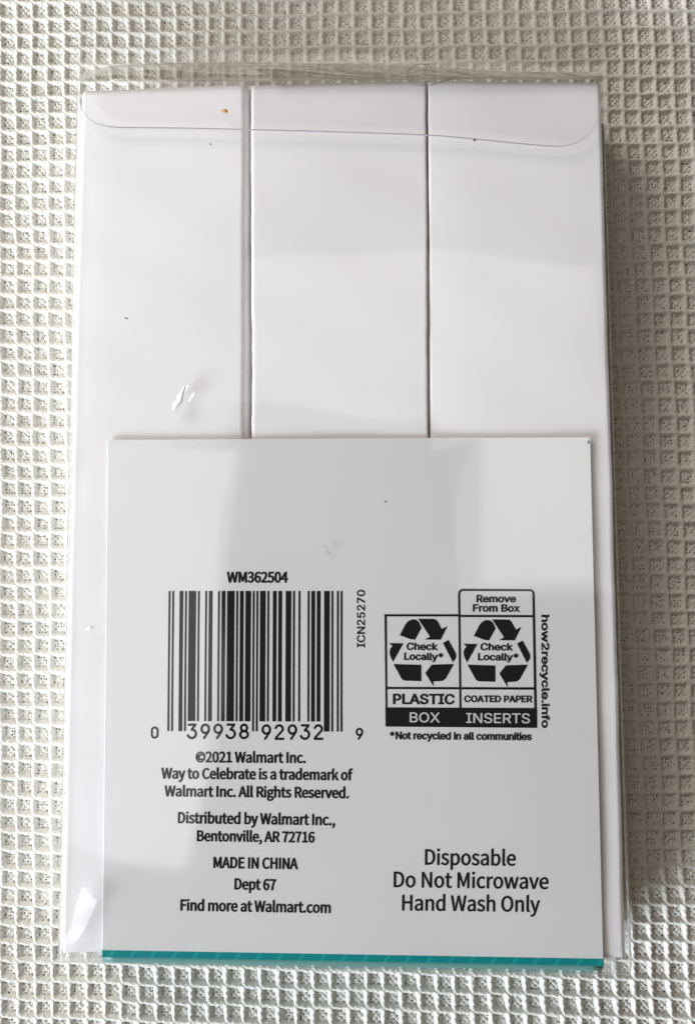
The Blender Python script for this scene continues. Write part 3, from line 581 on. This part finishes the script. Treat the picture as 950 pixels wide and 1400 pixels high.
class Ink:
    """Printed shapes collected in photo pixels, laid onto the card's face as one mesh."""
    def __init__(self, lift=0.00004):
        self.v = []; self.f = []; self.lift = lift

    def poly(self, contours):
        """Fill the contours by the non-zero winding rule."""
        vs, es = [], []
        for c in contours:
            k = len(vs)
            vs += [Vector(p) for p in c]
            es += [(k + q, k + (q + 1) % len(c)) for q in range(len(c))]
        ov, _, of, _, _, _ = delaunay_2d_cdt(vs, es, [], 0, 1e-5)
        b = len(self.v)
        keep = []
        for f in of:
            x = sum(ov[q][0] for q in f) / len(f); y = sum(ov[q][1] for q in f) / len(f)
            wn = 0
            for c in contours:
                for q in range(len(c)):
                    (x0, y0), (x1, y1) = c[q - 1], c[q]
                    if y0 <= y < y1 and (x1 - x0) * (y - y0) - (x - x0) * (y1 - y0) > 0:
                        wn += 1
                    elif y1 <= y < y0 and (x1 - x0) * (y - y0) - (x - x0) * (y1 - y0) < 0:
                        wn -= 1
            if wn:
                a = sum(ov[f[q - 1]][0] * ov[f[q]][1] - ov[f[q]][0] * ov[f[q - 1]][1] for q in range(len(f)))
                keep.append(tuple(b + q for q in (f if a < 0 else reversed(f))))
        self.f += keep
        self.v += [(p[0], p[1]) for p in ov]

    def text(self, s, font, p0, p1, cap, bold=0.0, base_cap=None):
        """Set s so that its ink runs from p0 to p1 (pixels, on the baseline) with capitals cap pixels high."""
        G = GLYPHS[font]
        capu = max(G['I'][1][0][1::2])
        x = 0; items = []
        for ch in s:
            adv, cs = G[ch]
            items.append((x, cs)); x += adv
        xs = [x0 + q for x0, cs in items for c in cs for q in c[0::2]]
        lo, hi = min(xs), max(xs)
        dx, dy = p1[0] - p0[0], p1[1] - p0[1]
        L = math.hypot(dx, dy); ux, uy = dx / L, dy / L
        sx = (L - 2 * bold) / (hi - lo); sy = (cap - 1.2 * bold) / capu
        nx, ny = uy, -ux                       # up from the baseline on the image (y runs down)
        for x0, cs in items:
            cons = []
            for c in cs:
                pts = []
                for i in range(0, len(c), 2):
                    q = ((x0 + c[i] - lo) * sx + bold, c[i + 1] * sy + .6 * bold)
                    if not pts or math.hypot(q[0] - pts[-1][0], q[1] - pts[-1][1]) > .12:
                        pts.append(q)
                while len(pts) > 4 and math.hypot(pts[0][0] - pts[-1][0], pts[0][1] - pts[-1][1]) < .12:
                    pts.pop()
                cons.append(pts)
            if not cons:
                continue
            big = max(cons, key=lambda c: abs(signed_area(c)))
            sg = 1 if signed_area(big) > 0 else -1
            cons = [c if sg > 0 else list(reversed(c)) for c in cons]
            cons = [offset_poly(c, bold) for c in cons]
            self.poly([[(p0[0] + ux * a + nx * b, p0[1] + uy * a + ny * b) for a, b in c] for c in cons])

    def stroke(self, pts, w):
        """A pen line of width w with round ends."""
        for i in range(len(pts) - 1):
            (x0, y0), (x1, y1) = pts[i], pts[i + 1]
            L = math.hypot(x1 - x0, y1 - y0) or 1e-9
            nx, ny = -(y1 - y0) / L * w / 2, (x1 - x0) / L * w / 2
            self.poly([[(x0 + nx, y0 + ny), (x0 - nx, y0 - ny), (x1 - nx, y1 - ny), (x1 + nx, y1 + ny)]])
        for x, y in pts:
            self.poly([[(x + w / 2 * math.cos(a * math.pi / 5), y + w / 2 * math.sin(a * math.pi / 5)) for a in range(10)]])

    def rect(self, x0, y0, x1, y1):
        self.poly([[(x0, y0), (x1, y0), (x1, y1), (x0, y1)]])

    def build(self, name, mat, parent):
        return link_mesh(name, [on_card(p[0], p[1], self.lift) for p in self.v], self.f, mat, parent)


def z5(x, y): return 190 + x / 2.969, 760 + y / 2.969
def z6(x, y): return 500 + x / 3.393, 780 + y / 3.393
def z7(x, y): return 190 + x / 2.969, 1000 + y / 2.969
def z8(x, y): return 500 + x / 3.393, 1130 + y / 3.393


ink = Ink()
ink.text('WM362504', 'humanist', z5(357, 109), z5(605, 109), 15.0, .85)
ink.build('item_number', M_INK, card)

# barcode: UPC bars for 0 39938 92932 9
LC = ['0001101', '0011001', '0010011', '0111101', '0100011', '0110001', '0101111', '0111011', '0110111', '0001011']
code = '039938929329'
bits = '101' + ''.join(LC[int(c)] for c in code[:6]) + '01010' + ''.join(''.join('10'[int(b)] for b in LC[int(c)]) for c in code[6:]) + '101'
tall = [i < 10 or i >= 85 or 45 <= i < 50 for i in range(95)]
bars = Ink()
i = 0
while i < 95:
    if bits[i] == '1':
        j = i
        while j < 95 and bits[j] == '1':
            j += 1
        u0, u1 = i / 95, j / 95
        g = 0.22
        xt0, xt1 = lerp(231.0, 468.2, u0) - g, lerp(231.0, 468.2, u1) + g - .2
        xb0, xb1 = lerp(229.2, 468.0, u0) - g, lerp(229.2, 468.0, u1) + g - .2
        yb = (999.5 if tall[i] else 985.8) + 0.8 * u0
        fr = (yb - 808) / 192
        bars.poly([[(xt0, 808), (xt1, 808), (lerp(xt1, xb1, fr), yb), (lerp(xt0, xb0, fr), yb)]])
        i = j
    else:
        i += 1
barcode = bars.build('barcode', M_INK, card)


def arc(cx, cy, rx, ry, a0, a1, n=12):
    return [(cx + rx * math.cos(math.radians(lerp(a0, a1, k / n))), cy - ry * math.sin(math.radians(lerp(a0, a1, k / n)))) for k in range(n + 1)]


# machine-readable numerals drawn with a round pen on a unit cell: x 0..0.62, y 0 (top) .. 1
NUM = {
    '0': [arc(.31, .27, .29, .27, 0, 180) + [(.02, .73)] + arc(.31, .73, .29, .27, 180, 360) + [(.60, .27)]],
    '2': [arc(.30, .27, .28, .27, 165, -25) + [(.10, .86), (.02, 1.0), (.62, 1.0)]],
    '3': [[(.03, .0), (.56, .0), (.26, .37)] + arc(.27, .68, .33, .32, 80, -160)],
    '8': [arc(.31, .24, .24, .24, 90, 450, 20), arc(.31, .74, .30, .26, 90, 450, 20)],
    '9': [arc(.31, .31, .29, .31, 0, 360, 20), arc(.20, .30, .40, .45, 0, -38) + [(.22, 1.0)]],
}


def numerals(inkset, s, x0, x1, base, h, w):
    n = len(s)
    step = (x1 - x0 - 0.62 * h * .95) / max(1, n - 1)
    for k, ch in enumerate(s):
        ox = x0 + k * step
        for st in NUM[ch]:
            inkset.stroke([(ox + p[0] * h * .95, base - h + p[1] * h) for p in st], w)


nums = Ink()
numerals(nums, '0', 207.6, 217, 1008.6, 14, 2.6)
numerals(nums, '39938', 257.6, 339.0, 1009.2, 18.4, 3.1)
numerals(nums, '92932', 358.6, 440.6, 1010.2, 18.4, 3.1)
numerals(nums, '9', 487.0, 496.5, 1010.4, 14, 2.6)
nums.build('barcode_digits', M_INK, barcode)

ink = Ink()
ink.text('ICN25270', 'grotesque', z5(917, 372), z5(917, 138), 11.0, .42)
ink.build('serial_code', M_INK, card)

# recycling label
rl = Ink()
P = lambda *pts: rl.poly([[z6(*p) for p in pts]])
P((87, 203), (440, 203), (440, 213), (87, 213))                       # top of left cell
P((440, 206), (784, 207), (784, 217), (440, 216))
P((86, 203), (97, 203), (100, 640), (91, 640))                        # left side
P((427, 120), (437, 120), (443, 640), (433, 640))                     # middle
P((771, 120), (782, 120), (792, 640), (780, 640))                     # right
P((98, 540), (782, 542), (782, 553), (98, 550))                       # rule under the arrows
P((90, 635), (793, 638), (794, 730), (91, 724))                       # black foot
# rounded tab
tab_o = [(427, 120)] + [(450 + 23 * math.cos(math.radians(a)), 108 - 23 * math.sin(math.radians(a))) for a in range(180, 89, -15)] + \
        [(760 + 22 * math.cos(math.radians(a)), 109 - 22 * math.sin(math.radians(a))) for a in range(90, -1, -15)] + [(782, 120)]
tab_i = [(771, 120)] + [(759 + 12 * math.cos(math.radians(a)), 108 - 12 * math.sin(math.radians(a))) for a in range(0, 91, 15)] + \
        [(451 + 14 * math.cos(math.radians(a)), 109 - 14 * math.sin(math.radians(a))) for a in range(90, 181, 15)] + [(437, 120)]
rl.poly([[z6(*p) for p in tab_o + tab_i]])
label = rl.build('recycling_label', M_INK, card)
ARROWS = [
    [(157, 300), (183, 250), (194, 236), (212, 227), (231, 228), (246, 239), (258, 266), (228, 321), (205, 318)],
    [(242, 224), (318, 225), (331, 233), (352, 271), (378, 258), (347, 321), (273, 320), (297, 307)],
    [(107, 337), (174, 338), (126, 424), (114, 400), (109, 380), (112, 364), (123, 349)],
    [(357, 336), (383, 322), (416, 382), (419, 396), (416, 409), (403, 426)],
    [(128, 434), (257, 438), (257, 513), (178, 511), (166, 503)],
    [(305, 437), (408, 434), (370, 502), (356, 512), (312, 515), (314, 539), (275, 475)],
]
for off in ((0, 0), (343, 3)):
    a = Ink()
    for arr in ARROWS:
        a.poly([[z6(p[0] + off[0], p[1] + off[1]) for p in arr]])
    a.build('arrow_symbol', M_INK, label)
w = Ink(0.00005)
w.text('Remove', 'grotesque', z6(512, 148), z6(695, 148), 10.2, .66)
w.text('From Box', 'grotesque', z6(495, 191), z6(713, 192), 10.2, .66)
w.text('Check', 'grotesque', z6(188, 369), z6(333, 370), 10.2, .68)
w.text('Locally*', 'grotesque', z6(177, 415), z6(358, 417), 10.0, .68)
w.text('Check', 'grotesque', z6(530, 371), z6(681, 372), 10.2, .68)
w.text('Locally*', 'grotesque', z6(519, 417), z6(706, 419), 10.0, .68)
w.text('PLASTIC', 'grotesque', z6(125, 620), z6(411, 621), 14.2, .85)
w.text('COATED PAPER', 'grotesque', z6(455, 611), z6(771, 612), 9.3, .68)
w.text('*Not recycled in all communities', 'grotesque', z6(111, 783), z6(768, 788), 10.6, .72)
w.text('how2recycle.info', 'grotesque', z6(813, 206), z6(814, 731), 10.8, .75)
w.build('label_wording', M_INK, label)
w = Ink(0.00007)
w.text('BOX', 'grotesque', z6(203, 704), z6(343, 705), 13.6, .30)
w.text('INSERTS', 'grotesque', z6(465, 707), z6(760, 709), 13.6, .30)
w.build('reversed_wording', M_CARDINK, label)['label'] = 'pale lettering on the black foot of the label'

ink = Ink()
for s, a, b, cap in (
        ('©2021 Walmart Inc.', z7(230, 126), z7(677, 129), 15),
        ('Way to Celebrate is a trademark of', z7(91, 192), z7(867, 199), 15),
        ('Walmart Inc. All Rights Reserved.', z7(104, 264), z7(852, 272), 15),
        ('Distributed by Walmart Inc.,', z7(158, 373), z7(796, 382), 15.5),
        ('Bentonville, AR 72716', z7(235, 446), z7(713, 452), 15),
        ('MADE IN CHINA', z7(302, 555), z7(645, 560), 15.5),
        ('Dept 67', z7(387, 642), z7(556, 646), 15.5),
        ('Find more at Walmart.com', z7(168, 728), z7(778, 738), 15.5)):
    ink.text(s, 'humanist', a, b, cap, .80)
ink.build('legal_text', M_INK, card)
ink = Ink()
ink.text('Disposable', 'humanist', z8(273, 178), z8(694, 183), 21.5, .62)
ink.text('Do Not Microwave', 'humanist', z8(128, 282), z8(846, 291), 21.5, .62)
ink.text('Hand Wash Only', 'humanist', z8(167, 390), z8(806, 397), 21.5, .62)
ink.build('care_text', M_INK, card)

# ------------------------------------------------------------------ the clear plastic box
box = thing('clear_plastic_box', 'clear glossy plastic box holding the white inserts and the printed card', 'plastic box')
ZF = H + 0.0006
FT = [(106, 112), (824, 108), (860, 1333), (81, 1315)]


def film_xy(s, t):
    a = (lerp(FT[0][0], FT[1][0], s), lerp(FT[0][1], FT[1][1], s))
    b = (lerp(FT[3][0], FT[2][0], s), lerp(FT[3][1], FT[2][1], s))
    return lerp(a[0], b[0], t), lerp(a[1], b[1], t)


def film_z(px, py):
    z = 0.00008 * (math.sin(px * .0131 + 1.1 + .6 * math.sin(py * .006)) * math.sin(py * .0097 + .4)
                    + .7 * math.sin(px * .021 - py * .008 + 2.0) + .5 * math.sin(py * .019 + px * .004))
    # pinched nick, bright on its lower left
    dx, dy = px - 252, py - 541
    a = dx * .53 - dy * .85; b = dx * .85 + dy * .53
    z += 0.00050 * math.exp(-(a / 15) ** 2 - (b / 4.0) ** 2) - 0.0003 * math.exp(-((a - 5) / 15) ** 2 - ((b - 6) / 4.0) ** 2)
    z += 0.00022 * math.exp(-((px - 124) / 5) ** 2 - ((py - 858) / 3.2) ** 2)
    # the long sides roll over
    return ZF + z


sx = sorted(set(list(np.linspace(0, 1, 150)) + list(np.linspace(.19, .26, 45)) + list(np.linspace(0, .1, 60)) + list(np.linspace(.0, .012, 6)) + list(np.linspace(.988, 1, 6))))
ty = sorted(set(list(np.linspace(0, 1, 200)) + list(np.linspace(.33, .38, 50)) + list(np.linspace(.60, .63, 30)) + list(np.linspace(.86, 1, 90))))
fv, ff = [], []
for t in ty:
    for s in sx:
        px, py = film_xy(s, t)
        z = film_z(px, py)
        e = min(s, 1 - s) * 0.098
        z -= 0.0006 * max(0, 1 - e / 0.0004) ** 2
        fv.append(at(px, py, z))
ns = len(sx)
for j in range(len(ty) - 1):
    for i in range(ns - 1):
        a = j * ns + i
        ff.append((a, a + ns, a + ns + 1, a + 1))
link_mesh('front_panel', fv, ff, M_FILM, box, True)


def strip(name, paths, mat, smooth=True, parent=box):
    n = len(paths[0]); v = [p for path in paths for p in path]; f = []
    for k in range(len(paths) - 1):
        for i in range(n - 1):
            a = k * n + i
            f.append((a, a + 1, a + n + 1, a + n))
    return link_mesh(name, v, f, mat, parent, smooth)


def wall_paths(edge, out_dir, prof, wob=0.0, seed=1):
    rnd = random.Random(seed)
    ph = [rnd.uniform(0, 6) for _ in range(4)]
    res = []
    for d, z in prof:
        row = []
        for k, p in enumerate(edge):
            q = Vector((p.x, p.y, 0)) + out_dir * (d + wob * math.sin(k * .21 + ph[0]) * math.sin(k * .07 + z * 300 + ph[1]))
            row.append(Vector((q.x, q.y, z)))
        res.append(row)
    return res


NE = 160
eL = [at(*film_xy(0, k / NE), ZF - .0006) for k in range(NE + 1)]
eR = [at(*film_xy(1, k / NE), ZF - .0006) for k in range(NE + 1)]
eB = [at(*film_xy(k / NE, 1), ZF) for k in range(NE + 1)]
strip('side_wall', wall_paths(eL, Vector((-1, 0, 0)), [(0, ZF - .0006), (.0003, ZF - .0012), (.0005, ZF - .003), (.0004, .008), (.0003, .0006)], .00008, 2), M_FILMSIDE)
rp = []
for d, z in [(0, ZF - .0006), (.0002, ZF - .0010), (.0006, ZF - .002), (.0013, ZF - .0045), (.0018, .008), (.0020, .0006)]:
    rp.append([Vector((p.x + d * (.55 + .6 * k / NE), p.y, z)) for k, p in enumerate(eR)])
strip('side_wall', rp, M_FILMSIDE)
strip('bottom_panel', wall_paths(eB, Vector((0, -1, 0)), [(0, ZF), (.0002, ZF - .0004), (.0003, ZF - .0012), (.0004, .008), (.0004, .0006)], .00012, 4), M_FILMSIDE)

# the dog-eared lower left corner: a raised crease, its bright reflection painted as white haze
rows = []
for q in range(7):
    g = q / 6
    row = []
    for k in range(25):
        t = k / 24
        x0, y0 = lerp(lerp(112, 96, min(1, t * 1.5)), 83, max(0, t - .66) / .34), lerp(1212, 1297, t)
        wide = 21 * (1 - t) ** .45 + 5
        if t < .12:
            wide *= .3 + .7 * t / .12
        x1, y1 = x0 + wide, y0 + .35 * wide
        row.append(at(lerp(x0, x1, g), lerp(y0, y1, g), ZF + .0002 + .0011 * g * (wide / 26) + .00012 * math.sin(t * 11 + g * 2)))
    rows.append(row)
strip('corner_crease', rows, M_FILMCREASE)

# pucker and nick in the film over the left insert, glints painted white
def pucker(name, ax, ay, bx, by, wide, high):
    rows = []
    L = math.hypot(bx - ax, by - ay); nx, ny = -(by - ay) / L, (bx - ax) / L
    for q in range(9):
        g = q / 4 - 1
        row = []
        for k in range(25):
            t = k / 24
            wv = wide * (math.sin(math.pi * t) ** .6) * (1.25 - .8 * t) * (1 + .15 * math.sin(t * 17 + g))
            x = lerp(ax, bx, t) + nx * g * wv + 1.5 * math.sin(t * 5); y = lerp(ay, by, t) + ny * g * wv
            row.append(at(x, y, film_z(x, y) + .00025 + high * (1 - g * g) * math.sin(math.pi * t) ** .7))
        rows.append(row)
    return strip(name, rows, M_GLINT)


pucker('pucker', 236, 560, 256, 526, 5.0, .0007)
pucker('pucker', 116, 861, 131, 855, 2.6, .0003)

# upper end: the panel that closes the box, sloping down and creased
rows = []
TOPLINE = [(100, 116), (118, 98), (150, 90), (240, 86), (330, 85), (420, 86), (520, 89), (610, 93), (690, 97), (760, 99), (800, 98), (824, 97)]


def on_line(line, x):
    for (x0, y0), (x1, y1) in zip(line, line[1:]):
        if x0 <= x <= x1:
            return lerp(y0, y1, (x - x0) / (x1 - x0))
    return line[-1][1] if x > line[-1][0] else line[0][1]


NX = 200
for q in range(9):
    g = q / 8
    row = []
    for k in range(NX + 1):
        x0 = lerp(106, 824, k / NX)
        y = lerp(lerp(112, 108, k / NX), on_line(TOPLINE, x0), g)
        z = lerp(ZF, ZF - .0042, g ** 1.5) + .0007 * g * math.sin(x0 * .031 + 2) + .0005 * abs(math.sin(x0 * .021 + g * 4)) * g * (1 - g) * 4
        row.append(at(x0, y, z))
    rows.append(row)
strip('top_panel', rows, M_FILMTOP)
# doubled, crumpled hem along the right of that end
rows = []
for q in range(9):
    g = q / 8
    row = []
    for k in range(141):
        x0 = lerp(372, 823, k / 140)
        u = k / 140
        yt = on_line(TOPLINE, x0) + 2 + 7 * (1 - u) ** 2 + 1.2 * math.sin(x0 * .05) - (4 * math.exp(-((x0 - 762) / 26) ** 2))
        y = lerp(lerp(112, 109, u) - 1, min(yt, 107), g)
        z = lerp(ZF + .0003, ZF - .0020, g ** 1.4) + .0004 * math.sin(x0 * .045 + g * 4) * math.sin(math.pi * g) + .0002 * math.sin(x0 * .17 + g * 9) * g
        row.append(at(x0, y, z))
    rows.append(row)
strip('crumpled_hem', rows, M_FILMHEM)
# open lid: a flat clear sheet running on over the cloth
lid = []
for q in range(15):
    g = q / 14
    row = []
    for k in range(41):
        x0 = lerp(106, 826, k / 40)
        y = lerp(on_line(TOPLINE, x0) + 2, -140, g)
        z = lerp(ZF - .0044, .0018, min(1, g * 2.2) ** .6) + .00025 * math.sin(x0 * .013 + g * 7) * math.sin(g * 9 + x0 * .02)
        row.append(at(x0, y, z))
    lid.append(row)
strip('open_lid', lid, M_FILMLID)
for k in (0, 40):                                                     # worn creased long edges of the lid
    e = [r[k] for r in lid]
    sgn = 1 if k == 0 else -1
    strip('lid_edge', [[p + Vector((sgn * d, 0, zz)) for p in e] for d, zz in ((0, .00005), (.0004, .0002), (.0008, .00005))], M_EDGEPALE)

# tuck flap with rounded corners, and its cut edge
CURVE = [(110, 132), (112, 146), (117, 156), (126, 165), (140, 171), (158, 174), (180, 174.5), (260, 175.5), (345, 177.5), (460, 180.5), (585, 185),
         (650, 190.5), (700, 195.5), (745, 199.5), (768, 200), (785, 196), (800, 187), (812, 173), (819, 156), (821, 140)]


def spline(pts, n):
    out = []
    for i in range(len(pts) - 1):
        p0, p1, p2, p3 = pts[max(0, i - 1)], pts[i], pts[i + 1], pts[min(len(pts) - 1, i + 2)]
        for k in range(n):
            t = k / n
            out.append(tuple(.5 * (2 * p1[c] + (p2[c] - p0[c]) * t + (2 * p0[c] - 5 * p1[c] + 4 * p2[c] - p3[c]) * t * t + (3 * p1[c] - p0[c] - 3 * p2[c] + p3[c]) * t ** 3) for c in (0, 1)))
    out.append(pts[-1])
    return out


crv = spline(CURVE, 6)
rows = []
for q in range(7):
    g = q / 6
    rows.append([at(x, lerp(y, lerp(113, 109, (x - 106) / 718), g), max(film_z(x, y), ZF - .0002) + .00035) for x, y in crv])
flap = strip('tuck_flap', rows, M_FILMFLAP)
er = []
for wd, zz in ((-1.0, 0.0), (-.4, .00018), (.4, .00018), (1.0, 0.0)):
    row = []
    for i, (x, y) in enumerate(crv):
        a = crv[max(0, i - 1)]; b = crv[min(len(crv) - 1, i + 1)]
        L = math.hypot(b[0] - a[0], b[1] - a[1])
        k = max(.3, min(1.0, (x - 105) / 50, (835 - x) / 90))
        row.append(at(x - (b[1] - a[1]) / L * wd * k, y + (b[0] - a[0]) / L * wd * k, max(film_z(x, y), ZF - .0002) + .00036 + zz))
    er.append(row)
strip('flap_edge', er, M_EDGE, True, flap)


# ------------------------------------------------------------------ stray bits
def tube(name, pts, r, mat, sides=6):
    v, f = [], []
    n = len(pts)
    for i, p in enumerate(pts):
        d = (pts[min(n - 1, i + 1)] - pts[max(0, i - 1)]).normalized()
        u = d.cross(Vector((0, 0, 1)))
        u = u.normalized() if u.length > 1e-6 else Vector((1, 0, 0))
        w2 = d.cross(u)
        rr = r * (1 if 0 < i < n - 1 else .35)
        for k in range(sides):
            a = 2 * math.pi * k / sides
            v.append(p + u * rr * math.cos(a) + w2 * rr * math.sin(a))
    for i in range(n - 1):
        for k in range(sides):
            a = i * sides + k; b = i * sides + (k + 1) % sides
            f.append((a, b, b + sides, a + sides))
    f.append(tuple(range(sides))); f.append(tuple(range((n - 1) * sides, n * sides)))
    return link_mesh(name, v, f, mat, None, True)


hair = spline([(626, 104), (612, 109), (598, 114), (583, 117), (569, 116), (559, 111), (556, 103), (560, 95), (570, 89), (582, 88), (590, 93)], 6)
tag(tube('hair_strand', [at(x, y, ZF + .0004 + .0003 * k / len(hair)) for k, (x, y) in enumerate(hair)], .000052, M_HAIR),
    'thin brown hair curled in a loop over the top edge of the box', 'hair')


def blob(name, px, py, rx, ry, rot, z, mat, seed, thick):
    rnd = random.Random(seed)
    v, f = [], []
    R, S = 5, 14
    jit = [rnd.uniform(.75, 1.2) for _ in range(S)]
    for i in range(R + 1):
        el = math.pi / 2 * i / R
        for k in range(S):
            a = 2 * math.pi * k / S
            x = rx * math.cos(el) * math.cos(a) * jit[k]; y = ry * math.cos(el) * math.sin(a) * jit[k]
            q = at(px + x * math.cos(rot) - y * math.sin(rot), py + x * math.sin(rot) + y * math.cos(rot), z)
            v.append(Vector((q.x, q.y, z + thick * math.sin(el) * rnd.uniform(.85, 1.1))))
    for i in range(R):
        for k in range(S):
            a = i * S + k; b = i * S + (k + 1) % S
            f.append((a, b, b + S, a + S))
    f.append(tuple(range(S)))
    return link_mesh(name, v, f, mat, None, True)


tag(blob('crumb', 308, 152, 4.6, 3.0, .1, film_z(308, 152) + .0005, M_CRUMB, 4, .00035),
    'small orange brown crumb at the top of the left insert', 'crumb')
SPECKS = [
    (173, 435, 2.6, 0.9, .25, 'dark fibre speck on the left insert, left of the small dent'),
    (368, 196, 0, 0, 0, ''),
    (527, 686, 2.2, 1.2, -.5, 'tiny grey speck on the card between its top edge and the label'),
    (648, 191.5, 2.0, 1.6, 0, 'dark speck on the curved flap edge, on the right insert'),
    (804, 604.5, 1.3, 2.6, 0, 'dark speck in the upper right corner of the card'),
    (288, 197, 1.4, 1.1, 0, 'pinpoint dark speck below the orange crumb'),
]
for k, (x, y, rx, ry, rot, lab) in enumerate(SPECKS):
    if lab:
        tag(blob('speck', x, y, rx, ry, rot, film_z(x, y) + .0006, M_SPECK, 20 + k, .0001), lab, 'speck', 'dark specks of dirt on the package')
lint = spline([(441, 748), (445, 747), (449, 749), (447, 752), (446, 755), (450, 757), (453, 754), (451, 751)], 5)
tag(tube('lint_fibre', [at(x, y, film_z(x, y) + .0002) for x, y in lint], .00004, M_LINT),
    'pale grey curl of lint on the card above the item number', 'lint')
